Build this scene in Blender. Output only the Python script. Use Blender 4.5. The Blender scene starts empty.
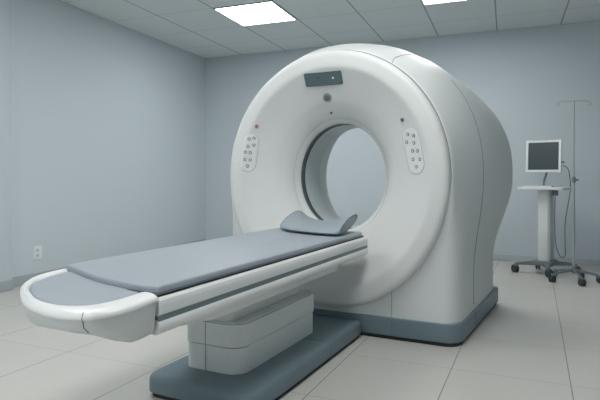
import bpy, bmesh, math
from mathutils import Vector, Matrix

C = bpy.context.scene.collection
R = math.radians
PI = math.pi

# ---------------------------------------------------------------- camera
cam_d = bpy.data.cameras.new('camera')
cam = bpy.data.objects.new('camera', cam_d)
C.objects.link(cam)
cam.location = (0, 0, 1.10)
cam.rotation_euler = (R(90), 0, R(21.3))
cam_d.sensor_width = 36
cam_d.lens = 530 / 600 * 36
cam_d.shift_y = -22 / 600
cam_d.clip_start = 0.02
bpy.context.scene.camera = cam

# ---------------------------------------------------------------- world and exposure
w = bpy.data.worlds.new('world')
bpy.context.scene.world = w
w.use_nodes = True
w.node_tree.nodes['Background'].inputs[0].default_value = (0.55, 0.66, 0.72, 1)
w.node_tree.nodes['Background'].inputs[1].default_value = 0.05
vs = bpy.context.scene.view_settings
vs.view_transform = 'Standard'
vs.look = 'None'
vs.gamma = 1
vs.use_curve_mapping = False
vs.exposure = 0.0
LAMP = 19.5               # brightness of the ceiling panels
LAMP_COL = (0.99, 0.982, 0.968)


# ---------------------------------------------------------------- materials
def srgb(r, g, b):
    f = lambda c: c / 12.92 if c <= 0.04045 else ((c + 0.055) / 1.055) ** 2.4
    return (f(r / 255), f(g / 255), f(b / 255), 1)


def mat(name, col, rough=0.5, metal=0.0, noise=0.0, nscale=20, bump=0.0, spec=0.5, coat=0.0):
    m = bpy.data.materials.new(name)
    m.use_nodes = True
    nt = m.node_tree
    b = nt.nodes['Principled BSDF']
    b.inputs['Base Color'].default_value = col
    b.inputs['Roughness'].default_value = rough
    b.inputs['Metallic'].default_value = metal
    b.inputs['Specular IOR Level'].default_value = spec
    b.inputs['Coat Weight'].default_value = coat
    tc = nt.nodes.new('ShaderNodeTexCoord')
    n = nt.nodes.new('ShaderNodeTexNoise')
    n.inputs['Scale'].default_value = nscale
    n.inputs['Detail'].default_value = 4
    nt.links.new(tc.outputs['Object'], n.inputs['Vector'])
    if noise:
        mx = nt.nodes.new('ShaderNodeMix')
        mx.data_type = 'RGBA'
        mx.inputs['A'].default_value = tuple(c * (1 - noise) for c in col[:3]) + (1,)
        mx.inputs['B'].default_value = tuple(min(1, c * (1 + noise)) for c in col[:3]) + (1,)
        nt.links.new(n.outputs['Fac'], mx.inputs['Factor'])
        nt.links.new(mx.outputs['Result'], b.inputs['Base Color'])
    if bump:
        bp = nt.nodes.new('ShaderNodeBump')
        bp.inputs['Strength'].default_value = bump
        bp.inputs['Distance'].default_value = 0.002
        nt.links.new(n.outputs['Fac'], bp.inputs['Height'])
        nt.links.new(bp.outputs['Normal'], b.inputs['Normal'])
    return m


def mnode(nt, op, a, b=None, c=None):
    n = nt.nodes.new('ShaderNodeMath')
    n.operation = op
    for i, v in enumerate((a, b, c)):
        if v is None:
            continue
        if isinstance(v, (int, float)):
            n.inputs[i].default_value = v
        else:
            nt.links.new(v, n.inputs[i])
    return n.outputs[0]


def line_mask(nt, t, pitch, width):
    """1 on the joints of a grid where t (in pitches) is a whole number"""
    fr = mnode(nt, 'FRACT', t)
    dd = mnode(nt, 'MULTIPLY', mnode(nt, 'MINIMUM', fr, mnode(nt, 'SUBTRACT', 1.0, fr)), pitch)
    return mnode(nt, 'LESS_THAN', dd, width / 2)


M = {}
M['wall'] = mat('wall_paint', srgb(194, 204.5, 210.5), 0.75, noise=0.012, nscale=1.2, spec=0.3)
M['pier'] = mat('pier_paint', srgb(188, 198, 205), 0.75, noise=0.012, nscale=1.2, spec=0.3)
M['wall_trim_pale'] = mat('baseboard_pale', srgb(176, 184, 190), 0.5, noise=0.02)
M['wall_trim'] = mat('baseboard_vinyl', srgb(162, 171, 176), 0.5, noise=0.02)
M['shell'] = mat('scanner_white_plastic', srgb(211, 214, 213), 0.48, noise=0.006, nscale=6, spec=0.35)
M['shell_shaded'] = mat('scanner_plastic_shaded', srgb(206, 211, 211), 0.5, noise=0.006, nscale=6, spec=0.3)  # darker than the front cover, housing shading put into the colour
M['liner'] = mat('bore_liner_grey', srgb(188, 198, 200), 0.45, noise=0.01)
M['darkring'] = mat('bore_dark_window', srgb(62, 74, 78), 0.3, noise=0.03)
M['seam'] = mat('seam_dark', srgb(96, 104, 107), 0.7, noise=0.03)
M['plinth'] = mat('blue_grey_plastic', srgb(104, 123, 131), 0.42, noise=0.012, nscale=8)
M['shadowgap'] = mat('gap_shadow_black', srgb(38, 43, 46), 0.8, noise=0.05)  # near-black standing in for the shade in gaps under bases and mattress
M['stripe'] = mat('side_stripe_grey', srgb(118, 136, 142), 0.45, noise=0.02)
M['tablewhite'] = mat('table_white_plastic', srgb(226, 229, 228), 0.33, noise=0.006, nscale=6)
M['tablegrey'] = mat('table_pale_plastic', srgb(214, 219, 219), 0.4, noise=0.008, nscale=6)
M['pad'] = mat('pad_vinyl', srgb(150, 159, 167), 0.5, noise=0.02, nscale=40, bump=0.05)
M['pillow'] = mat('cushion_vinyl', srgb(142, 154, 161), 0.5, noise=0.02, nscale=40, bump=0.05)
M['piping'] = mat('piping_dark', srgb(92, 104, 112), 0.6, noise=0.02)
M['display'] = mat('display_glass', srgb(84, 104, 109), 0.18, noise=0.02)
M['black'] = mat('black_plastic', srgb(25, 28, 30), 0.4, noise=0.05)
M['button'] = mat('button_grey', srgb(196, 202, 204), 0.4, noise=0.02)
M['buttonring'] = mat('button_rim_dark', srgb(140, 147, 150), 0.4, noise=0.02)
M['panelrim'] = mat('panel_rim_pale', srgb(178, 184, 186), 0.4, noise=0.02)
M['panel'] = mat('control_panel_face', srgb(220, 223, 222), 0.4, noise=0.01)
M['red'] = mat('red_brown_knob', srgb(150, 104, 98), 0.4, noise=0.03)
M['knobgrey'] = mat('grey_knob', srgb(105, 112, 116), 0.4, noise=0.03)
M['lens'] = mat('lens_dark', srgb(100, 108, 112), 0.2, noise=0.03)
M['steel'] = mat('brushed_steel', srgb(160, 168, 171), 0.4, 0.25, noise=0.03)
M['greymetal'] = mat('grey_metal', srgb(112, 122, 126), 0.5, 0.2, noise=0.03)
M['cartwhite'] = mat('cart_white', srgb(214, 219, 220), 0.4, noise=0.01)
M['cartside'] = mat('cart_side_grey', srgb(190, 198, 200), 0.45, noise=0.01)
M['screen'] = mat('screen_dark', srgb(66, 78, 84), 0.22, noise=0.03)
M['rubber'] = mat('caster_rubber', srgb(52, 58, 61), 0.6, noise=0.04)
M['cable'] = mat('cable_dark', srgb(70, 82, 88), 0.6, noise=0.02)
M['outlet'] = mat('outlet_plastic', srgb(214, 220, 224), 0.4, noise=0.01)
M['lightframe'] = mat('lamp_frame', srgb(190, 197, 198), 0.5, noise=0.01)

# floor tiles
m = mat('floor_tiles', srgb(190, 191, 187), 0.38, spec=0.4)
nt = m.node_tree
tc = nt.nodes.new('ShaderNodeTexCoord')
mp = nt.nodes.new('ShaderNodeMapping')
mp.inputs['Rotation'].default_value = (0, 0, R(2.6))
nt.links.new(tc.outputs['Object'], mp.inputs['Vector'])
sx = nt.nodes.new('ShaderNodeSeparateXYZ')
nt.links.new(mp.outputs['Vector'], sx.inputs[0])
X, Y = sx.outputs[0], sx.outputs[1]
rt = mnode(nt, 'DIVIDE', mnode(nt, 'SUBTRACT', X, 0.175), 0.615)
lt = mnode(nt, 'DIVIDE', mnode(nt, 'ADD', X, 2.0), 0.70)
side = mnode(nt, 'GREATER_THAN', X, -1.53)
mr = line_mask(nt, rt, 0.615, 0.006)
ml = line_mask(nt, lt, 0.70, 0.006)
mx_ = mnode(nt, 'ADD', mnode(nt, 'MULTIPLY', side, mr), mnode(nt, 'MULTIPLY', mnode(nt, 'SUBTRACT', 1.0, side), ml))
ty = mnode(nt, 'DIVIDE', mnode(nt, 'SUBTRACT', Y, 3.15), 0.68)
my = line_mask(nt, ty, 0.68, 0.005)
cell = nt.nodes.new('ShaderNodeCombineXYZ')
nt.links.new(mnode(nt, 'FLOOR', rt), cell.inputs[0])
nt.links.new(mnode(nt, 'FLOOR', ty), cell.inputs[1])
wn = nt.nodes.new('ShaderNodeTexWhiteNoise')
nt.links.new(cell.outputs[0], wn.inputs['Vector'])
ns = nt.nodes.new('ShaderNodeTexNoise')
ns.inputs['Scale'].default_value = 3
ns.inputs['Detail'].default_value = 6
nt.links.new(tc.outputs['Object'], ns.inputs['Vector'])
v = mnode(nt, 'ADD', mnode(nt, 'MULTIPLY', wn.outputs['Value'], 0.03), mnode(nt, 'MULTIPLY', ns.outputs['Fac'], 0.05))
tone = nt.nodes.new('ShaderNodeMix')
tone.data_type = 'RGBA'
tone.inputs['A'].default_value = srgb(188, 187, 182)
tone.inputs['B'].default_value = srgb(255, 255, 250)
nt.links.new(v, tone.inputs['Factor'])
jm = nt.nodes.new('ShaderNodeMix')
jm.data_type = 'RGBA'
nt.links.new(tone.outputs['Result'], jm.inputs['A'])
jm.inputs['B'].default_value = srgb(120, 124, 122)
nt.links.new(mnode(nt, 'MAXIMUM', mx_, mnode(nt, 'MULTIPLY', my, 0.6)), jm.inputs['Factor'])
nt.links.new(jm.outputs['Result'], nt.nodes['Principled BSDF'].inputs['Base Color'])
M['floor'] = m

# ceiling tiles
CP, CX, CY = 0.765, 0.645, 6.12
m = mat('ceiling_tiles', srgb(176, 184, 184), 0.85, spec=0.2)
nt = m.node_tree
tc = nt.nodes.new('ShaderNodeTexCoord')
sx = nt.nodes.new('ShaderNodeSeparateXYZ')
nt.links.new(tc.outputs['Object'], sx.inputs[0])
mX = line_mask(nt, mnode(nt, 'DIVIDE', mnode(nt, 'SUBTRACT', sx.outputs[0], CX), CP), CP, 0.016)
mY = line_mask(nt, mnode(nt, 'DIVIDE', mnode(nt, 'SUBTRACT', sx.outputs[1], CY), CP), CP, 0.014)
ns = nt.nodes.new('ShaderNodeTexNoise')
ns.inputs['Scale'].default_value = 60
ns.inputs['Detail'].default_value = 3
nt.links.new(tc.outputs['Object'], ns.inputs['Vector'])
tone = nt.nodes.new('ShaderNodeMix')
tone.data_type = 'RGBA'
tone.inputs['A'].default_value = srgb(208, 215, 217)
tone.inputs['B'].default_value = srgb(220, 227, 229)
nt.links.new(ns.outputs['Fac'], tone.inputs['Factor'])
jm = nt.nodes.new('ShaderNodeMix')
jm.data_type = 'RGBA'
nt.links.new(tone.outputs['Result'], jm.inputs['A'])
jm.inputs['B'].default_value = srgb(150, 158, 161)
nt.links.new(mnode(nt, 'MAXIMUM', mX, mnode(nt, 'MULTIPLY', mY, 0.45)), jm.inputs['Factor'])
nt.links.new(jm.outputs['Result'], nt.nodes['Principled BSDF'].inputs['Base Color'])
M['ceiling'] = m

m = bpy.data.materials.new('lamp_diffuser')
m.use_nodes = True
b = m.node_tree.nodes['Principled BSDF']
b.inputs['Base Color'].default_value = (0.9, 0.9, 0.9, 1)
b.inputs['Emission Color'].default_value = LAMP_COL + (1,)
b.inputs['Emission Strength'].default_value = LAMP
M['lamp'] = m
m = bpy.data.materials.new('indicator_light')
m.use_nodes = True
b = m.node_tree.nodes['Principled BSDF']
b.inputs['Emission Color'].default_value = (0.9, 1, 1, 1)
b.inputs['Emission Strength'].default_value = 0.9
M['led'] = m


# ---------------------------------------------------------------- mesh helpers
def obj(name, bm, m, parent=None, smooth=35, kind=None, label=None):
    bmesh.ops.remove_doubles(bm, verts=bm.verts, dist=1e-6)
    bmesh.ops.recalc_face_normals(bm, faces=bm.faces)
    me = bpy.data.meshes.new(name)
    bm.to_mesh(me)
    bm.free()
    if smooth:
        for p in me.polygons:
            p.use_smooth = True
        me.set_sharp_from_angle(angle=R(smooth))
    mm = M[m] if isinstance(m, str) else m
    me.materials.append(mm)
    o = bpy.data.objects.new(name, me)
    C.objects.link(o)
    if parent:
        o.parent = parent
    if kind:
        o['kind'] = kind
    if label:
        o['label'] = label
    return o


def thing(name, label, cat, loc=(0, 0, 0), rz=0, group=None):
    o = bpy.data.objects.new(name, None)
    C.objects.link(o)
    o.empty_display_size = 0.1
    o.location = loc
    o.rotation_euler = (0, 0, rz)
    o['label'] = label
    o['category'] = cat
    if group:
        o['group'] = group
    return o


def box(bm, x0, x1, y0, y1, z0, z1, bev=0.0, seg=2):
    r = bmesh.ops.create_cube(bm, size=1)
    vs_ = r['verts']
    for v_ in vs_:
        v_.co = Vector(((x0 + x1) / 2 + v_.co.x * (x1 - x0), (y0 + y1) / 2 + v_.co.y * (y1 - y0), (z0 + z1) / 2 + v_.co.z * (z1 - z0)))
    if bev:
        es = list({e for v_ in vs_ for e in v_.link_edges})
        bmesh.ops.bevel(bm, geom=es, offset=bev, segments=seg, profile=0.5, affect='EDGES')
    return bm


def loft(bm, rings, closed=True, cap0=False, cap1=False):
    vr = [[bm.verts.new(p) for p in r] for r in rings]
    n = len(rings[0])
    for a, b_ in zip(vr, vr[1:]):
        for i in range(n if closed else n - 1):
            j = (i + 1) % n
            bm.faces.new((a[i], a[j], b_[j], b_[i]))
    if cap0:
        bm.faces.new(vr[0][::-1])
    if cap1:
        bm.faces.new(vr[-1])
    return vr


def tube(bm, pts, r, n=8, closed=False, caps=True):
    pts = [Vector(p) for p in pts]
    rings = []
    N = len(pts)
    up = None
    for i, p in enumerate(pts):
        a = pts[(i - 1) % N] if (closed or i > 0) else p
        b_ = pts[(i + 1) % N] if (closed or i < N - 1) else p
        t = (b_ - a).normalized()
        if up is None:
            up = Vector((0, 0, 1)) if abs(t.z) < 0.9 else Vector((1, 0, 0))
        s = t.cross(up).normalized()
        up = s.cross(t).normalized()
        rr = r[i] if isinstance(r, (list, tuple)) else r
        rings.append([p + (s * math.cos(2 * PI * k / n) + up * math.sin(2 * PI * k / n)) * rr for k in range(n)])
    if closed:
        rings.append(rings[0])
        loft(bm, rings)
    else:
        loft(bm, rings, cap0=caps, cap1=caps)
    return bm


def cyl(bm, p0, p1, r, n=24, r1=None):
    return tube(bm, [p0, p1], [r, r if r1 is None else r1], n)


def smooth_closed(pts, n):
    """closed Catmull-Rom through 2D points, resampled evenly to n points"""
    P = [Vector(p) for p in pts]
    N = len(P)
    out = []
    for i in range(N):
        p0, p1, p2, p3 = P[i - 1], P[i], P[(i + 1) % N], P[(i + 2) % N]
        for k in range(24):
            t = k / 24
            out.append(0.5 * ((2 * p1) + (p2 - p0) * t + (2 * p0 - 5 * p1 + 4 * p2 - p3) * t * t + (3 * p1 - p0 - 3 * p2 + p3) * t ** 3))
    return resample(out, n)


def resample(pts, n, closed=True):
    P = list(pts)
    if closed:
        P.append(P[0])
    L = [0]
    for a, b_ in zip(P, P[1:]):
        L.append(L[-1] + (b_ - a).length)
    T = L[-1]
    out = []
    k = 0
    for i in range(n):
        s = T * i / (n if closed else n - 1)
        while k < len(L) - 2 and L[k + 1] < s:
            k += 1
        d = L[k + 1] - L[k]
        out.append(P[k].lerp(P[k + 1], (s - L[k]) / d if d else 0))
    return out


def inset(o, d):
    """move each point of a closed 2D outline inwards by d"""
    n = len(o)
    area = sum(o[i].x * o[(i + 1) % n].y - o[(i + 1) % n].x * o[i].y for i in range(n))
    sg = 1 if area > 0 else -1
    out = []
    for i in range(n):
        t = (o[(i + 1) % n] - o[i - 1]).normalized()
        out.append(o[i] + Vector((-t.y, t.x)) * d * sg)
    return out


def rrect(x0, x1, y0, y1, r, n=8):
    rs = r if isinstance(r, (list, tuple)) else (r,) * 4
    out = []
    for (cx, cy, a0, q) in ((x1, y1, 0, rs[0]), (x0, y1, 90, rs[1]), (x0, y0, 180, rs[2]), (x1, y0, 270, rs[3])):
        ccx = cx - q if cx == x1 else cx + q
        ccy = cy - q if cy == y1 else cy + q
        for k in range(n + 1):
            a = R(a0 + 90 * k / n)
            out.append(Vector((ccx + q * math.cos(a), ccy + q * math.sin(a))))
    return out


def prism(bm, outl, z0, z1, rt=0.0, rb=0.0, seg=4):
    """solid from a plan outline with rounded top (rt) and bottom (rb) edges"""
    rings = []
    if rb:
        for k in range(seg):
            a = PI / 2 * k / seg
            rings.append([(p.x, p.y, z0 + rb * (1 - math.sin(a))) for p in inset(outl, rb * (1 - math.cos(a)))][:])
        rings = []
        for k in range(seg + 1):
            a = PI / 2 * k / seg
            rings.append([(p.x, p.y, z0 + rb * (1 - math.cos(a))) for p in inset(outl, rb * (1 - math.sin(a)))])
    else:
        rings.append([(p.x, p.y, z0) for p in outl])
    if rt:
        for k in range(seg + 1):
            a = PI / 2 * k / seg
            rings.append([(p.x, p.y, z1 - rt * (1 - math.sin(a))) for p in inset(outl, rt * (1 - math.cos(a)))])
    else:
        rings.append([(p.x, p.y, z1) for p in outl])
    loft(bm, rings, cap0=True, cap1=True)
    return bm


# ---------------------------------------------------------------- the room
RX0, RX1, RY0, RY1, RH = -4.62, 2.7, -4.2, 7.55, 3.07
T = 0.12


def struct(name, bm, m, parent=None):
    return obj(name, bm, m, parent, smooth=0, kind='structure')


struct('floor', box(bmesh.new(), RX0 - T, RX1 + T, RY0 - T, RY1 + T, -0.1, 0), 'floor')
struct('ceiling', box(bmesh.new(), RX0 - T, RX1 + T, RY0 - T, RY1 + T, RH, RH + 0.1), 'ceiling')
struct('wall_left', box(bmesh.new(), RX0 - T, RX0, RY0, RY1, 0, RH), 'wall')
struct('wall_back', box(bmesh.new(), RX0 - T, RX1 + T, RY1, RY1 + T, 0, RH), 'wall')
struct('wall_right', box(bmesh.new(), RX1, RX1 + T, RY0, RY1, 0, RH), 'wall')
struct('wall_front', box(bmesh.new(), RX0 - T, RX1 + T, RY0 - T, RY0, 0, RH), 'wall')
# shallow pier on the left wall, its edge shows at the left of the view
PIER_Y = 3.83
struct('trim_1', box(bmesh.new(), RX0, RX0 + 0.08, RY0, PIER_Y, 0, RH), 'pier')
struct('baseboard_left', box(bmesh.new(), RX0, RX0 + 0.014, PIER_Y, RY1, 0, 0.10, 0.003), 'wall_trim')
struct('baseboard_pier', box(bmesh.new(), RX0 + 0.08, RX0 + 0.094, RY0, PIER_Y + 0.014, 0, 0.10, 0.003), 'wall_trim')
struct('baseboard_back', box(bmesh.new(), RX0 + 0.014, RX1, RY1 - 0.014, RY1, 0, 0.08, 0.003), 'wall_trim_pale')

# ceiling lights: every third tile in a row
def ceiling_light(i, j, label):
    x0 = CX + CP * i
    y0 = CY + CP * j
    t = thing('ceiling_light', label, 'ceiling light', (x0 + CP / 2, y0 - CP / 2, RH), 0, 'square ceiling lights')
    h = CP / 2 - 0.006
    bm = bmesh.new()
    for (a, b_, c, d) in ((-h, h, -h, -h + 0.018), (-h, h, h - 0.018, h), (-h, -h + 0.018, -h + 0.018, h - 0.018), (h - 0.018, h, -h + 0.018, h - 0.018)):
        box(bm, a, b_, c, d, -0.012, 0)
    obj('frame', bm, 'lightframe', t, 0)
    obj('diffuser', box(bmesh.new(), -h + 0.018, h - 0.018, -h + 0.018, h - 0.018, -0.006, 0), 'lamp', t, 0)


ceiling_light(-5, 0, 'glowing square ceiling light at upper left above the scanner, the whole panel in view')
ceiling_light(-2, 0, 'glowing square ceiling light cut by the top edge, right of the scanner top')
for i, nm in ((-5, 'left'), (-2, 'right')):  # panels out of view, added to light the scanner from the front
    for j, row in ((-4, 'above the table'), (-8, 'above the viewpoint'), (-12, 'behind the viewpoint')):
        ceiling_light(i, j, 'unseen square ceiling light added for front light, %s one of the row %s' % (nm, row))

# ---------------------------------------------------------------- scanner frame of reference
PHI = R(-5.2)


def G2W(x, y):
    return (x * math.cos(PHI) - y * math.sin(PHI), x * math.sin(PHI) + y * math.cos(PHI), 0)


# ---------------------------------------------------------------- CT gantry
GX, GY = -1.502, 3.45
gan = thing('ct_scanner_gantry', 'large white ring-shaped CT scanner gantry with round bore and blue-grey base', 'medical scanner', G2W(GX, GY), PHI)
CZ, SX = 1.11, 0.93
PROF = [(.900, .070), (.9035, .056), (.9025, .040), (.897, .022), (.884, .008), (.862, .001), (.80, 0), (.775, .002), (.755, .012), (.70, .040), (.62, .080),
        (.55, .118), (.49, .160), (.455, .192), (.436, .216), (.425, .230), (.412, .242), (.403, .252), (.398, .27)]
NA = 160


def sxr(r):
    t = max(0, min(1, (r - 0.44) / 0.25))
    return 0.862 + (0.936 - 0.862) * t * t * (3 - 2 * t)


def ring(r, y, n=NA, sx=None, sz=1.0):
    sx = sx or sxr(r)
    out = []
    low = 1 + 0.03 * max(0, min(1, (r - 0.5) / 0.35))      # the cover hangs a little lower than a true circle
    for k in range(n):
        c = math.cos(2 * PI * k / n)
        out.append((r * sx * math.sin(2 * PI * k / n), y, CZ + r * sz * c * (low if c < 0 else 1)))
    return out


def dense(pr):
    P = resample([Vector(p) for p in pr], 90, closed=False)
    # light smoothing keeps the dish soft
    for _ in range(3):
        P = [P[0]] + [(P[i - 1] + P[i] * 2 + P[i + 1]) / 4 for i in range(1, len(P) - 1)] + [P[-1]]
    return P


PD = dense(PROF)
bm = bmesh.new()
loft(bm, [ring(p.x, p.y) for p in PD])
obj('front_cover', bm, 'shell', gan, 60)


def dish_y(x, z):
    r = math.hypot(x / SX, z - CZ)
    for _ in range(4):
        r = math.hypot(x / sxr(r), z - CZ)
    best = None
    for a, b_ in zip(PD[12:], PD[13:]):
        if b_.x <= r <= a.x:
            t = (a.x - r) / max(a.x - b_.x, 1e-9)
            return a.y + (b_.y - a.y) * t
    return 0.0


def dish_n(x, z):
    e = 0.004
    dx = (dish_y(x + e, z) - dish_y(x - e, z)) / (2 * e)
    dz = (dish_y(x, z + e) - dish_y(x, z - e)) / (2 * e)
    return Vector((dx, -1, dz)).normalized()


def onface(x, z, h=0.0):
    x += 0.006
    return Vector((x, dish_y(x, z), z)) + dish_n(x, z) * h


# body shell: sections lofted from front to back
def section(y, a, top, nexp, w0, zb=0.05, shrink=0.0):
    half = []
    a -= shrink
    top -= shrink
    w0 -= shrink
    b = top - CZ
    for k in range(61):
        t = PI / 2 * k / 60
        half.append((a * abs(math.sin(t)) ** (2 / nexp), CZ + b * abs(math.cos(t)) ** (2 / nexp)))
    zl0, zl1 = 0.42, CZ - 0.02
    for k in range(1, 41):
        z = CZ - (CZ - zb) * k / 40
        s = min(1, max(0, (z - zl0) / (zl1 - zl0)))
        s = s * s * (3 - 2 * s)
        half.append((w0 + (a - w0) * s, z))
    for k in range(1, 20):
        half.append((w0 * (1 - k / 20), zb))
    half.append((0, zb))
    an = [math.atan2(x, z - CZ) for x, z in half]
    out = []
    for k in range(NA):
        th = 2 * PI * k / NA
        sgn = 1
        if th > PI:
            th = 2 * PI - th
            sgn = -1
        i = 0
        while i < len(an) - 2 and an[i + 1] < th:
            i += 1
        t = (th - an[i]) / max(an[i + 1] - an[i], 1e-9)
        t = min(1, max(0, t))
        x = half[i][0] + (half[i + 1][0] - half[i][0]) * t
        z = half[i][1] + (half[i + 1][1] - half[i][1]) * t
        out.append((sgn * x, y, z))
    return out


SEC = [  # y, a, top, n, w0
    (0.060, 0.840, 2.005, 2.00, 0.780),
    (0.062, 0.850, 2.015, 2.00, 0.800),
    (0.072, 0.858, 2.024, 2.02, 0.832),
    (0.10, 0.868, 2.038, 2.04, 0.866),
    (0.16, 0.885, 2.060, 2.06, 0.893),
    (0.28, 0.920, 2.112, 2.10, 0.904),
    (0.45, 0.970, 2.142, 2.18, 0.914),
    (0.62, 1.008, 2.136, 2.28, 0.924),
    (0.80, 1.040, 2.098, 2.38, 0.934),
    (1.00, 1.078, 2.058, 2.48, 0.943),
    (1.25, 1.110, 1.990, 2.56, 0.952),
    (1.38, 1.110, 1.945, 2.58, 0.953),
    (1.44, 1.097, 1.915, 2.58, 0.945),
    (1.475, 1.065, 1.875, 2.55, 0.93),
    (1.49, 0.99, 1.82, 2.50, 0.90)]


def sec_at(y):
    for s0, s1 in zip(SEC, SEC[1:]):
        if s0[0] <= y <= s1[0]:
            t = (y - s0[0]) / (s1[0] - s0[0])
            return [s0[i] + (s1[i] - s0[i]) * t for i in range(5)]
    return list(SEC[-1])


rings = [ring(0.82, 0.060)]
rings += [section(*s) for s in SEC]
rings += [ring(0.80, 1.49), ring(0.76, 1.485), ring(0.70, 1.44), ring(0.55, 1.10), ring(0.42, 0.74), ring(0.405, 0.68, sx=.89), ring(0.402, 0.65, sx=.89)]
bm = bmesh.new()
loft(bm, rings)
obj('housing', bm, 'shell_shaded', gan, 50)

# bore: dark window band then pale liner
bm = bmesh.new()
loft(bm, [ring(.399, .268), ring(.402, .275), ring(.402, .335), ring(.396, .342)])
obj('scan_window', bm, 'darkring', gan, 30, label='dark band just inside the bore')
bm = bmesh.new()
loft(bm, [ring(.396, .34), ring(.394, .36), ring(.396, .61, sx=.875), ring(.402, .652, sx=.89)])
obj('bore_liner', bm, 'liner', gan, 40)
bm = bmesh.new()
tube(bm, [Vector(p) for p in ring(.4355, .2155)], 0.0008, 6, closed=True)
obj('bore_seam', bm, 'buttonring', gan, 60)

def sec_pt(y, k):
    return Vector(section(*sec_at(y))[k % NA])


# vertical joint between front and rear side panels, and the shoulder joint, on both sides
for sgn in (1, -1):
    bm = bmesh.new()
    ks = [sgn * k for k in range(21, 61)]
    s = [Vector(p) for p in section(*sec_at(0.52))]
    s2 = [s[k % NA] for k in ks]
    s2 = [p for p in s2 if p.z > 0.145]
    tube(bm, s2, 0.0022, 6)
    obj('side_panel_seam', bm, 'seam', gan, 60)
    bm = bmesh.new()
    # arc over the shoulder where the side panel meets the top cover
    arc = []
    for q in range(25):
        yy = 0.068 + (0.60 - 0.068) * q / 24
        kk = 13.4 - 0.9 * math.sin(PI / 2 * min(1, q / 5)) + 0.9 * max(0, (q - 5) / 19)
        k0 = int(kk)
        sc = section(*sec_at(yy))
        a, b_ = Vector(sc[(sgn * k0) % NA]), Vector(sc[(sgn * (k0 + 1)) % NA])
        arc.append(a.lerp(b_, kk - k0))
    tube(bm, arc, 0.0024, 6)
    obj('shoulder_seam', bm, 'seam', gan, 60)
# dark joint between front cover and housing
bm = bmesh.new()
tube(bm, [Vector(p) for p in ring(.9035, .066)], 0.0055, 8, closed=True)
obj('cover_gasket', bm, 'seam', gan, 60, label='thin dark joint around the front cover')

# base skirt
bo = []
FW, BW = 0.904, 0.990
ro = 0.07
pts = rrect(-1, 1, 0.048, 1.51, (0.07, 0.07, 0.12, 0.12), 10)
for p in pts:
    wdt = FW + (BW - FW) * (p.y - 0.048) / 1.452
    bo.append(Vector((p.x / 1.0 * wdt, p.y)))
bm = bmesh.new()
prism(bm, bo, 0.026, 0.150, rt=0.008, rb=0.006)
base = obj('base_skirt', bm, 'plinth', gan, 40, label='blue-grey base skirt')
bm = bmesh.new()
prism(bm, inset(bo, 0.016), 0.0, 0.03)
obj('toe_gap', bm, 'shadowgap', base, 30)  # recessed block coloured as the shade under the skirt
for s_ in (1, -1):
    bm = bmesh.new()
    tube(bm, [(s_ * 0.45, 0.0475, 0.03), (s_ * 0.45, 0.0475, 0.142)], 0.0016, 6)
    obj('skirt_joint', bm, 'seam', base, 60)
    xx = s_ * (FW + (BW - FW) * (0.52 - 0.048) / 1.452)
    bm = bmesh.new()
    tube(bm, [(xx, 0.52, 0.03), (xx, 0.52, 0.142)], 0.002, 6)
    obj('skirt_joint', bm, 'seam', base, 60)
    bm = bmesh.new()
    tube(bm, [(s_ * 0.45, 0.0595, 0.14), (s_ * 0.45, 0.0595, 0.35)], 0.0016, 6)
    obj('front_joint', bm, 'seam', gan, 60)


# display on the dish
def solid_on_face(outl, h, name, m, parent, label=None):
    """convex plate whose 2D outline (x,z) is laid on the dish"""
    c = sum(outl, Vector((0, 0))) / len(outl)
    rings_ = []
    bm = bmesh.new()
    rings_.append([onface(p.x, p.y, -0.006) for p in outl])
    rings_.append([onface(p.x, p.y, h * 0.6) for p in outl])
    for f_ in (0.96, 0.8, 0.6, 0.4, 0.2, 0.05):
        rings_.append([onface(*(c + (p - c) * f_), h) for p in outl])
    loft(bm, rings_, cap1=True)
    return obj(name, bm, m, parent, 40, label=label)


o2 = rrect(-0.196, 0.092, 1.768, 1.858, 0.010, 5)
o2 = resample(o2, 96)
disp = solid_on_face(o2, 0.006, 'display', 'display', gan, 'dark blue-grey display strip above the bore')
for (x, z, mm, nm) in ((-0.09, 1.822, 'black', 'indicator'), (0.022, 1.816, 'led', 'indicator')):
    bm = bmesh.new()
    c = onface(x, z, 0.005)
    n_ = dish_n(x, z)
    cyl(bm, c, c + n_ * 0.004, 0.006, 16)
    obj(nm, bm, mm, disp, 40, label='black dot on the display' if mm == 'black' else 'small white light on the display')


def knob(x, z, r, h, m, parent, name, label=None, ringm=None, rr=None):
    c = onface(x, z, -0.004)
    n_ = dish_n(x, z)
    if ringm:
        bm = bmesh.new()
        cyl(bm, c, c + n_ * 0.014, rr, 32, rr * 0.85)
        parent = obj(name + '_housing', bm, ringm, parent, 40)
        c = c + n_ * 0.010
    bm = bmesh.new()
    tube(bm, [c, c + n_ * h * 0.6, c + n_ * h * 0.9, c + n_ * h], [r, r, r * 0.8, r * 0.4], 24)
    return obj(name, bm, m, parent, 40, label=label)


knob(-0.052, 1.688, 0.019, 0.012, 'lens', gan, 'laser_sensor', 'round dark lens below the display', 'buttonring', 0.036)
knob(-0.052, 1.583, 0.010, 0.010, 'knobgrey', gan, 'sensor_dot', 'small dark dot above the bore')
knob(0.521, 1.494, 0.013, 0.014, 'knobgrey', gan, 'call_button', 'small dark grey button above the right control panel')
knob(-0.602, 1.494, 0.014, 0.014, 'red', gan, 'stop_button', 'small red-brown button above the left control panel')

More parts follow.
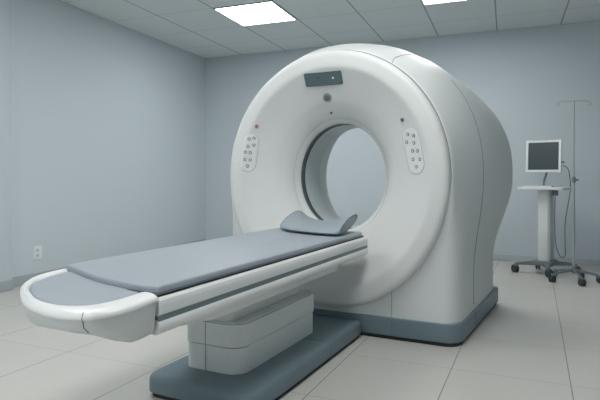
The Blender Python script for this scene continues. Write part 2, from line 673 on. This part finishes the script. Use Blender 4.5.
BR = [(0.558, 1.394), (0.602, 1.382), (0.547, 1.341), (0.602, 1.334), (0.590, 1.282), (0.628, 1.280), (0.592, 1.225), (0.644, 1.224), (0.616, 1.175)]
BL = [(-0.664, 1.399), (-0.630, 1.405), (-0.676, 1.343), (-0.636, 1.352), (-0.698, 1.299), (-0.664, 1.295), (-0.704, 1.242), (-0.668, 1.239), (-0.688, 1.192)]


def capsule(x0, z0, x1, z1, r, n=16):
    a, b_ = Vector((x0, z0)), Vector((x1, z1))
    d = (b_ - a).normalized()
    s = Vector((-d.y, d.x))
    out = []
    for k in range(n + 1):
        t = PI * k / n
        out.append(b_ + s * r * math.cos(t) + d * r * math.sin(t))
    for k in range(n + 1):
        t = PI * k / n
        out.append(a - s * r * math.cos(t) - d * r * math.sin(t))
    return resample(out, 96)


for side_, BT, cp in (('right', BR, (0.577, 1.378, 0.613, 1.190, 0.062)), ('left', BL, (-0.655, 1.388, -0.686, 1.205, 0.055))):
    oc = capsule(*cp)
    pan = solid_on_face(oc, 0.0035, 'control_panel', 'panel', gan, 'oval button panel at the %s of the bore' % side_)
    bm = bmesh.new()
    tube(bm, [onface(p.x, p.y, 0.001) for p in oc], 0.0022, 6, closed=True)
    obj('panel_rim', bm, 'panelrim', pan, 60)
    for (x, z) in BT:
        c = onface(x, z, 0.001)
        n_ = dish_n(x, z)
        bm = bmesh.new()
        tube(bm, [c, c + n_ * 0.0045], [0.0135, 0.012], 20)
        b1 = obj('button', bm, 'knobgrey', pan, 40)
        # pale cap belongs to the button
        bm = bmesh.new()
        tube(bm, [c + n_ * 0.003, c + n_ * 0.0065], [0.0085, 0.007], 16)
        me = obj('button', bm, 'button', None, 40)
        b1.data.materials.append(M['button'])
        tmp = bmesh.new()
        tmp.from_mesh(b1.data)
        k0 = len(tmp.faces)
        tmp.from_mesh(me.data)
        tmp.faces.ensure_lookup_table()
        for f_ in tmp.faces[k0:]:
            f_.material_index = 1
        tmp.to_mesh(b1.data)
        tmp.free()
        md = me.data
        bpy.data.objects.remove(me)
        bpy.data.meshes.remove(md)
        b1.name = 'button'

# ---------------------------------------------------------------- patient table
TX, TY = -1.56, 2.60
tab = thing('patient_table', 'long white scanner table with grey mattress on a blue-grey floor base, leading into the bore', 'patient table', G2W(TX, TY), PHI)
V2 = lambda x, y: Vector((x - TX, y - TY))
LX0, LX1 = -1.925 - TX, -1.20 - TX       # side faces in table coordinates
ye = 3.465 - TY                            # head end

# floor base
bm = bmesh.new()
fo = rrect(-1.90 - TX, -1.255 - TX, 2.04 - TY, 3.492 - TY, (0.03, 0.03, 0.07, 0.07), 8)
prism(bm, fo, 0.024, 0.115, rt=0.035, rb=0.004, seg=6)
fb = obj('floor_base', bm, 'plinth', tab, 40, label='blue-grey rounded floor base')
bm = bmesh.new()
prism(bm, inset(fo, 0.016), 0, 0.028)
obj('toe_gap', bm, 'shadowgap', fb, 30)  # painted dark as the shadow line below the floor base
bm = bmesh.new()
xr = -1.255 - TX
tube(bm, [(xr + 0.0003, 2.93 - TY, 0.02), (xr + 0.0003, 2.93 - TY, 0.08), (xr - 0.010, 2.93 - TY, 0.105), (xr - 0.035, 2.93 - TY, 0.1155), (-0.3, 2.93 - TY, 0.1155)], 0.0016, 6)
obj('base_joint', bm, 'seam', fb, 60)

# pedestal: lower tier, upper tier, narrow neck
ped = rrect(-1.780 - TX, -1.435 - TX, 2.215 - TY, 3.09 - TY, (0.04, 0.04, 0.05, 0.09), 10)
bm = bmesh.new()
prism(bm, ped, 0.11, 0.245, rt=0.004)
pd = obj('pedestal', bm, 'tablegrey', tab, 35)
bm = bmesh.new()
prism(bm, inset(ped, -0.006), 0.249, 0.374, rt=0.010, rb=0.004)
obj('pedestal_cover', bm, 'tablegrey', tab, 35)
bm = bmesh.new()
prism(bm, inset(ped, 0.004), 0.24, 0.252)
tube(bm, [(p.x, p.y, 0.3665) for p in inset(ped, -0.0062)], 0.0016, 6, closed=True)
tube(bm, [(-1.642 - TX, 2.2135 - TY - 0.005, 0.115), (-1.642 - TX, 2.2135 - TY - 0.005, 0.36)], 0.0015, 6)
obj('pedestal_joint', bm, 'seam', pd, 40)
bm = bmesh.new()
nk = rrect(-1.765 - TX, -1.50 - TX, 2.225 - TY, 3.02 - TY, (0.04, 0.04, 0.03, 0.06), 8)
prism(bm, nk, 0.37, 0.56)
obj('pedestal_neck', bm, 'tablegrey', tab, 35)

# cap joint line (plan) : from right side towards the left side
JR, JL = V2(-1.20, 1.36), V2(-1.925, 1.60)


def deck(x0, x1, d0, y1, r=0.02):
    """plan outline of the deck: slanted foot edge, squared head edge"""
    sl = (JL.y - JR.y) / (JL.x - JR.x)
    yy = lambda x: JR.y + (x - JR.x) * sl + d0
    o = [Vector((x1, yy(x1)))]
    o += [Vector((x1, yy(x1) + (y1 - r - yy(x1)) * k / 10)) for k in range(1, 10)]
    for k in range(7):
        a = R(90 * k / 6)
        o.append(Vector((x1 - r + r * math.cos(a), y1 - r + r * math.sin(a))))
    for k in range(7):
        a = R(90 + 90 * k / 6)
        o.append(Vector((x0 + r + r * math.cos(a), y1 - r + r * math.sin(a))))
    o += [Vector((x0, y1 - r + (yy(x0) - y1 + r) * k / 10)) for k in range(1, 10)]
    o.append(Vector((x0, yy(x0))))
    return o


# carriage: cross-section swept along y, with the slanted foot end
def sweep(bm, sec, d0, y1, rnd=0.0):
    sl = (JL.y - JR.y) / (JL.x - JR.x)
    r0 = [(x, JR.y + (x - JR.x) * sl + d0, z) for x, z in sec]
    r1 = [(x, y1 - rnd, z) for x, z in sec]
    rr = [r0, r1]
    if rnd:
        cx = sum(p[0] for p in sec) / len(sec)
        cz = sum(p[1] for p in sec) / len(sec)
        rr.append([(cx + (x - cx) * (1 - 0.3 * rnd / 0.36), y1 - rnd * .3, cz + (z - cz) * 0.97) for x, z in sec])
        rr.append([(cx + (x - cx) * (1 - rnd / 0.36), y1, cz + (z - cz) * 0.85) for x, z in sec])
    loft(bm, rr, cap0=True, cap1=True)


W = 0.3625
XC = (LX0 + LX1) / 2


def symsec(half):
    return [(XC + x, z) for x, z in half] + [(XC - x, z) for x, z in reversed(half)]


bm = bmesh.new()
sweep(bm, symsec([(W - .008, .640), (W - .001, .645), (W, .652), (W, .672), (W, .680), (W - .004, .691), (W - .012, .696), (W - .024, .697)]), 0.002, ye, 0.02)
obj('carriage_rail', bm, 'tablewhite', tab, 35)
bm = bmesh.new()
sweep(bm, symsec([(W - .006, .618), (W - .006, .644)]), 0.004, ye - 0.012)
obj('side_stripe', bm, 'stripe', tab, 30, label='blue-grey stripe along the table side')
bm = bmesh.new()
sweep(bm, symsec([(W - .05, .572), (W - .02, .574), (W - .006, .582), (W, .592), (W, .612), (W - .005, .621), (W - .014, .6235)]), 0.002, ye, 0.02)
obj('side_cover', bm, 'tablewhite', tab, 35)
bm = bmesh.new()
hs = lambda w_, z0, z1: symsec([(w_ - .03, z0), (w_ - .008, z0 + .008), (w_, z0 + .02), (w_ + .012, z1)])
r0 = [(x, 1.50 - TY, z) for x, z in hs(.325, .560, .580)]
r1 = [(x, 1.75 - TY, z) for x, z in hs(.338, .536, .580)]
r2 = [(x, 2.95 - TY, z) for x, z in hs(.338, .530, .580)]
r3 = [(x, 3.00 - TY, z) for x, z in hs(.325, .545, .580)]
loft(bm, [r0, r1, r2, r3], cap0=True, cap1=True)
obj('belly_cover', bm, 'tablegrey', tab, 35)
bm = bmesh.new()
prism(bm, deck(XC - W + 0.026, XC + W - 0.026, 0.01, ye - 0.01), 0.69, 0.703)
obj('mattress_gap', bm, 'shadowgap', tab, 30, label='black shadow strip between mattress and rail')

# mattress with a concave foot edge
def pad_outline(ins=0.0):
    foot = [(-1.228, 1.392), (-1.30, 1.388), (-1.38, 1.392), (-1.47, 1.408), (-1.56, 1.432), (-1.66, 1.468), (-1.75, 1.508), (-1.83, 1.545), (-1.885, 1.562), (-1.898, 1.58)]
    o = [V2(*p) for p in foot]
    x0, x1 = o[-1].x, o[0].x
    y1 = ye - 0.03
    o += [Vector((x0, o[-1].y + (y1 - .03 - o[-1].y) * k / 12)) for k in range(1, 13)]
    for k in range(1, 7):
        a = R(180 - 90 * k / 6)
        o.append(Vector((x0 + .03 + .03 * math.cos(a), y1 - .03 + .03 * math.sin(a))))
    for k in range(0, 7):
        a = R(90 - 90 * k / 6)
        o.append(Vector((x1 - .03 + .03 * math.cos(a), y1 - .03 + .03 * math.sin(a))))
    o += [Vector((x1, y1 - .03 + (o[0].y + .012 - y1 + .03) * k / 12)) for k in range(1, 13)]
    return resample(o, 220)


po = pad_outline()
bm = bmesh.new()
prism(bm, po, 0.7005, 0.733, rt=0.010, rb=0.008, seg=4)
mt = obj('mattress', bm, 'pad', tab, 50, label='long grey vinyl mattress')
bm = bmesh.new()
tube(bm, [(p.x, p.y, 0.7105) for p in inset(po, -0.0003)], 0.0016, 6, closed=True)
obj('piping', bm, 'piping', mt, 60)

# foot-end cap
co = [(-1.925, 1.60), (-1.912, 1.50), (-1.880, 1.402), (-1.795, 1.295), (-1.660, 1.192), (-1.529, 1.112), (-1.400, 1.068), (-1.297, 1.060), (-1.225, 1.085), (-1.187, 1.150), (-1.183, 1.242), (-1.20, 1.36)]


def cap_curve(pts, n):
    P = [V2(*p) for p in pts]
    P = [P[0] * 2 - P[1]] + P + [P[-1] * 2 - P[-2]]
    out = []
    for i in range(1, len(P) - 2):
        p0, p1, p2, p3 = P[i - 1], P[i], P[i + 1], P[i + 2]
        for k in range(20):
            t = k / 20
            out.append(0.5 * ((2 * p1) + (p2 - p0) * t + (2 * p0 - 5 * p1 + 4 * p2 - p3) * t * t + (3 * p1 - p0 - 3 * p2 + p3) * t ** 3))
    out.append(P[-2])
    return resample(out, n, closed=False)


NC = 90
outer = cap_curve(co, NC)
ci = [(-1.862, 1.60), (-1.850, 1.50), (-1.808, 1.385), (-1.718, 1.272), (-1.605, 1.195), (-1.50, 1.145), (-1.41, 1.128), (-1.345, 1.142), (-1.302, 1.178), (-1.286, 1.24), (-1.288, 1.32), (-1.295, 1.375)]
inner = cap_curve(ci, NC)


def mixo(f_):
    return [a.lerp(b_, f_) for a, b_ in zip(outer, inner)]


def opn(o, z):
    return [(p.x, p.y, z(p) if callable(z) else z) for p in o]


def inset_open(o, d):
    out = []
    for i in range(len(o)):
        a = o[max(0, i - 1)]
        b_ = o[min(len(o) - 1, i + 1)]
        t = (b_ - a).normalized()
        out.append(o[i] + Vector((-t.y, t.x)) * d)
    return out


bm = bmesh.new()
zr = 0.0
secs = [opn(inset_open(outer, .012), .6900), opn(inset_open(outer, .002), .6905), opn(outer, .6935), opn(inset_open(outer, .0), .700), opn(inset_open(outer, .004), .706),
        opn(inset_open(outer, .014), .7125), opn(mixo(.40), .7160), opn(mixo(.72), .7155), opn(mixo(.93), .711), opn(inner, .703), opn(inner, .690)]
vr = loft(bm, secs, closed=False)
# close underside and ends
for i in range(NC - 1):
    bm.faces.new((vr[0][i], vr[-1][i], vr[-1][i + 1], vr[0][i + 1]))
bm.faces.new([r_[0] for r_ in vr])
bm.faces.new([r_[-1] for r_ in vr][::-1])
obj('foot_rim', bm, 'tablewhite', tab, 50, label='white horseshoe rim at the foot end')

# body under the rim, rising towards the tip
def zb(p, lift):
    yy = p.y + TY
    t = max(0, min(1, (1.30 - yy) / 0.20))
    return 0.570 + 0.068 * t * t * (3 - 2 * t) + lift


bm = bmesh.new()
b0 = inset_open(outer, .010)
b1 = inset_open(outer, .017)
b2 = inset_open(outer, .032)
b3 = inset_open(outer, .052)
b4 = inset_open(outer, .10)
loops = [opn(b0, .6905), opn(b0, .684), opn(b1, lambda p: zb(p, .028)), opn(b2, lambda p: zb(p, .010)), opn(b3, lambda p: zb(p, .002)), opn(b4, lambda p: zb(p, 0))]
vr = loft(bm, loops, closed=False)
bm.faces.new(vr[-1])
bm.faces.new(vr[0][::-1])
bm.faces.new([r_[0] for r_ in vr] + [r_[-1] for r_ in vr][::-1])
cap = obj('foot_cap', bm, 'tablegrey', tab, 50)
bm = bmesh.new()
i0 = min(range(NC), key=lambda i: (outer[i] - V2(-1.222, 1.092)).length)
tube(bm, [secs[1][i0 - 1], secs[2][i0 - 1], secs[3][i0 - 1], secs[4][i0 - 1], secs[5][i0 - 1]], 0.0012, 6)
tube(bm, [loops[0][i0 - 1], loops[1][i0 - 1], loops[2][i0 - 1], loops[3][i0]], 0.0016, 6)
obj('cap_joint', bm, 'seam', cap, 60)

# cushion inside the foot rim
cu = list(inset_open(inner, .0015))
bm = bmesh.new()
loft(bm, [opn(cu, .6915), opn(cu, .703), opn(inset_open(cu, .004), .7085), opn(inset_open(cu, .012), .7115), opn(inset_open(cu, .04), .713)], closed=False)
vv = [v_ for v_ in bm.verts]
top = vv[-NC:]
bm.faces.new(top)
bm.faces.new(vv[:NC][::-1])
bm.faces.new([vv[k * NC] for k in range(5)] + [vv[k * NC + NC - 1] for k in range(5)][::-1])
obj('foot_cushion', bm, 'pad', tab, 50, label='grey rounded cushion at the foot end')

# head cushion: leaf profile swept across, sagging in the middle
hc = thing('head_cushion', 'grey curved head cushion lying on the mattress at the bore', 'cushion', (*G2W(-1.520, 3.30)[:2], 0.733), PHI - R(0))
NX = 40
leaf = []
rings = []
LN = 28
for i in range(NX + 1):
    u = -1 + 2 * i / NX
    lift = abs(u) ** 2.0
    x = 0.265 * u
    ysh = -0.100 * u + 0.055 * (u * u - 0.5)
    edge = max(0.0, (abs(u) - 0.93) / 0.07)
    sh = 1 - 0.12 * edge ** 2
    ring_ = []
    for k in range(LN):
        a = 2 * PI * k / LN
        # leaf: length 0.32, thick 0.05; tilts up to the back with |u|
        ly = 0.180 * math.cos(a) * sh
        lz = (0.032 + 0.006 * lift) * math.sin(a) * (abs(math.sin(a)) ** 0.1) * sh
        tilt = 0.16 + 0.10 * lift
        yy = ly
        zz = lz + (ly + 0.18) * tilt * (0.55 + 0.45 * lift) + 0.026
        zz = max(zz - 0.004, 0.001)
        ring_.append((x, yy + ysh, zz))
    rings.append(ring_)
bm = bmesh.new()
loft(bm, rings, cap0=True, cap1=True)
obj('cushion_body', bm, 'pillow', hc, 50)
bm = bmesh.new()
tube(bm, [Vector(p) for p in rings[-1]], 0.0028, 6, closed=True)
obj('piping', bm, 'piping', hc, 60)
bm = bmesh.new()
tube(bm, [Vector(p) for p in rings[0]], 0.0028, 6, closed=True)
obj('piping', bm, 'piping', hc, 60)

# ---------------------------------------------------------------- workstation cart
cart = thing('workstation_cart', 'white pedestal computer cart on a grey wheeled base by the far wall', 'cart', (0.41, 6.72, 0), R(-20))


def caster(parent, x, y, zt, r=0.05, ang=0.0):
    """wheel with fork, swivelling about its stem"""
    bm = bmesh.new()
    c, s = math.cos(ang), math.sin(ang)
    ox, oy = 0.02 * c, 0.02 * s
    ax = Vector((-s, c, 0))
    ctr = Vector((x + ox, y + oy, r))
    for q in (-1, 1):
        p0 = ctr + ax * q * 0.006
        p1 = ctr + ax * q * 0.026
        tube(bm, [p0, p0 + ax * q * 0.003, p1 - ax * q * 0.004, p1], [r * 0.85, r, r, r * 0.85], 24)
    o_ = obj('caster', bm, 'rubber', parent, 40)
    bm = bmesh.new()
    cyl(bm, (x, y, r), (x, y, zt), 0.010, 12)
    cyl(bm, ctr - ax * 0.0055, ctr + ax * 0.0055, r * 0.6, 16)
    box(bm, x - 0.022, x + 0.022, y - 0.022, y + 0.022, r * 1.5, zt, 0.006)
    obj('fork', bm, 'greymetal', o_, 40)
    return o_


cb = bmesh.new()
for (ax_, ay_) in ((-0.27, -0.15), (0.10, -0.23), (-0.15, 0.24), (0.27, 0.20)):
    d = Vector((ax_, ay_, 0))
    s = Vector((-d.y, d.x, 0)).normalized()
    pr = []
    for t, w_, z0, z1 in ((0, .035, .095, .15), (.6, .028, .095, .135), (1.0, .022, .095, .118), (1.06, .012, .098, .113)):
        c = d * t
        pr.append([c + s * w_ + Vector((0, 0, z0)), c - s * w_ + Vector((0, 0, z0)), c - s * w_ * .8 + Vector((0, 0, z1)), c + s * w_ * .8 + Vector((0, 0, z1))])
    loft(cb, pr, cap0=True, cap1=True)
box(cb, -0.11, 0.11, -0.13, 0.13, 0.10, 0.155, 0.012)
obj('wheel_base', cb, 'greymetal', cart, 35)
for (ax_, ay_, an_) in ((-0.27, -0.15, 2.6), (0.10, -0.23, -0.6), (-0.15, 0.24, 1.9), (0.27, 0.20, 0.5)):
    caster(cart, ax_, ay_, 0.10, 0.045, an_)
bm = bmesh.new()
box(bm, -0.05, 0.065, -0.09, 0.09, 0.15, 0.965, 0.010, 3)
col_ = obj('column', bm, 'cartwhite', cart, 35)
bm = bmesh.new()
box(bm, 0.062, 0.078, -0.075, 0.075, 0.16, 0.96, 0.005, 2)
obj('column_side_cover', bm, 'cartside', col_, 35, label='grey cover strip on the column side')
bm = bmesh.new()
prism(bm, rrect(-0.255, 0.245, -0.19, 0.19, 0.035), 0.965, 0.995, rt=0.006, rb=0.006)
obj('work_surface', bm, 'cartwhite', cart, 40)
bm = bmesh.new()
box(bm, 0.10, 0.14, -0.08, 0.02, 0.90, 0.966, 0.006)
obj('cable_socket', bm, 'greymetal', cart, 35)
# cable loop
cp = [(0.175, 0.06, 1.245), (0.225, 0.09, 1.20), (0.215, 0.215, 1.05), (0.212, 0.215, 0.92), (0.205, 0.05, 0.6), (0.215, 0.01, 0.34), (0.218, 0.0, 0.235), (0.185, -0.02, 0.205), (0.155, -0.03, 0.25), (0.128, -0.04, 0.36), (0.118, -0.04, 0.6), (0.120, -0.035, 0.80), (0.12, -0.03, 0.905)]


def crv(pts, n=60):
    P = [Vector(p) for p in pts]
    P = [P[0] * 2 - P[1]] + P + [P[-1] * 2 - P[-2]]
    out = []
    for i in range(1, len(P) - 2):
        p0, p1, p2, p3 = P[i - 1], P[i], P[i + 1], P[i + 2]
        for k in range(10):
            t = k / 10
            out.append(0.5 * ((2 * p1) + (p2 - p0) * t + (2 * p0 - 5 * p1 + 4 * p2 - p3) * t * t + (3 * p1 - p0 - 3 * p2 + p3) * t ** 3))
    out.append(P[-2])
    return out


bm = bmesh.new()
tube(bm, crv(cp), 0.0048, 8)
obj('cable', bm, 'cable', cart, 60, label='dark cable hanging in a long loop')

# monitor standing on the cart
cw = Matrix.Translation((0.41, 6.72, 0)) @ Matrix.Rotation(R(-20), 4, 'Z')
mp_ = cw @ Vector((-0.025, 0.03, 0.995))
mon = thing('computer_monitor', 'white-framed flat monitor with dark blank screen standing on the cart', 'monitor', mp_, R(-17))
bm = bmesh.new()
prism(bm, rrect(-0.10, 0.10, -0.07, 0.08, 0.03), 0, 0.014, rt=0.005)
obj('stand_foot', bm, 'cartside', mon, 40)
bm = bmesh.new()
tube(bm, crv([(-0.005, 0.03, 0.012), (0.0, 0.045, 0.08), (0.02, 0.055, 0.16), (0.02, 0.05, 0.27)]), 0.012, 10)
obj('stand_neck', bm, 'greymetal', mon, 50)
bm = bmesh.new()
tilt = Matrix.Translation((0, 0, 0.172)) @ Matrix.Rotation(R(-4), 4, 'X')
HW, HH, bz = 0.192, 0.372, 0.027
# bezel as four bars plus back
for (x0, x1, z0, z1) in ((-HW, HW, 0, bz), (-HW, HW, HH - bz, HH), (-HW, -HW + bz, bz, HH - bz), (HW - bz, HW, bz, HH - bz)):
    box(bm, x0, x1, -0.022, 0.008, z0, z1, 0.0)
box(bm, -HW, HW, 0.008, 0.020, 0, HH, 0.0)
box(bm, -HW + 0.05, HW - 0.05, 0.02, 0.045, 0.05, HH - 0.06, 0.012)
bmesh.ops.transform(bm, matrix=tilt, verts=bm.verts)
mc = obj('monitor_casing', bm, 'cartwhite', mon, 35)
bm = bmesh.new()
box(bm, -HW + bz, HW - bz, -0.016, 0.008, bz, HH - bz)
bmesh.ops.transform(bm, matrix=tilt, verts=bm.verts)
obj('screen', bm, 'screen', mon, 0, label='dark blank screen')
bm = bmesh.new()
box(bm, HW, HW + 0.03, -0.012, 0.012, 0.10, 0.125, 0.004)
bmesh.ops.transform(bm, matrix=tilt, verts=bm.verts)
obj('side_connector', bm, 'greymetal', mc, 35)

kp = cw @ Vector((-0.03, -0.125, 0.995))
kb = thing('keyboard', 'slim white keyboard in front of the monitor on the cart', 'keyboard', kp, R(-20))
bm = bmesh.new()
prism(bm, rrect(-0.16, 0.16, -0.055, 0.055, 0.012), 0, 0.016, rt=0.004)
obj('keyboard_case', bm, 'cartwhite', kb, 40)
bm = bmesh.new()
for r_ in range(4):
    for c_ in range(13):
        x = -0.147 + c_ * 0.0245
        y = -0.044 + r_ * 0.023
        box(bm, x - 0.010, x + 0.010, y - 0.009, y + 0.009, 0.015, 0.020)
ko = obj('keys', bm, 'cartside', kb, 0)

# ---------------------------------------------------------------- IV pole
iv = thing('iv_pole', 'thin steel IV pole with two hooks on a wheeled base, right of the cart', 'iv pole', (0.665, 6.31, 0), R(10))
bm = bmesh.new()
NL = 5
ends = []
for k in range(NL):
    a = R(-18 + 72 * k)
    e = Vector((0.23 * math.cos(a), 0.23 * math.sin(a), 0.085))
    tube(bm, [(0, 0, 0.125), e * 0.45 + Vector((0, 0, 0.070)), e + Vector((0, 0, 0.0))], [0.015, 0.012, 0.010], 10)
    ends.append((e, a))
cyl(bm, (0, 0, 0.095), (0, 0, 0.16), 0.024, 20, 0.018)
obj('base', bm, 'greymetal', iv, 40)
for e, a in ends:
    caster(iv, e.x, e.y, 0.088, 0.036, a + 0.4)
bm = bmesh.new()
cyl(bm, (0, 0, 0.15), (0, 0, 1.12), 0.0125, 16)
obj('lower_pole', bm, 'steel', iv, 40)
bm = bmesh.new()
cyl(bm, (0, 0, 1.05), (0, 0, 1.925), 0.0085, 16)
obj('upper_pole', bm, 'steel', iv, 40)
bm = bmesh.new()
cyl(bm, (0, 0, 1.05), (0, 0, 1.11), 0.019, 16)
cyl(bm, (0.01, 0, 1.08), (0.045, 0, 1.08), 0.010, 12)
obj('height_clamp', bm, 'greymetal', iv, 40)
for s_ in (-1, 1):
    bm = bmesh.new()
    pts = [(0, 0, 1.91), (s_ * 0.03, 0, 1.918), (s_ * 0.10, 0, 1.918), (s_ * 0.155, 0, 1.908)]
    for k in range(9):
        a = R(80 - 300 * k / 8)
        pts.append((s_ * (0.155 + 0.018 * math.cos(a)), 0, 1.888 + 0.018 * math.sin(a)))
    tube(bm, pts, 0.0045, 8)
    obj('hook', bm, 'steel', iv, 60)

# ---------------------------------------------------------------- wall outlet
ot = thing('wall_outlet', 'white double power outlet low on the left wall', 'outlet', (RX0, 4.206, 0.31), R(90))
bm = bmesh.new()
prism(bm, rrect(-0.055, 0.055, -0.072, 0.072, 0.008), 0, 0.007, rt=0.003)
bmesh.ops.transform(bm, matrix=Matrix.Rotation(R(90), 4, 'X'), verts=bm.verts)
pl = obj('cover_plate', bm, 'outlet', ot, 40)
for zz in (-0.028, 0.028):
    bm = bmesh.new()
    prism(bm, rrect(-0.019, 0.019, -0.017, 0.017, 0.008), 0.006, 0.009)
    bmesh.ops.transform(bm, matrix=Matrix.Translation((0, 0, zz)) @ Matrix.Rotation(R(90), 4, 'X'), verts=bm.verts)
    so = obj('socket', bm, 'button', pl, 40)
    bm = bmesh.new()
    for xx in (-0.007, 0.007):
        box(bm, xx - 0.0015, xx + 0.0015, -0.0096, -0.0085, zz - 0.002, zz + 0.009)
    cyl(bm, (0, -0.0085, zz - 0.009), (0, -0.0096, zz - 0.009), 0.003, 10)
    bm2 = bm
    o3 = obj('socket_slots', bm2, 'black', pl, 0)
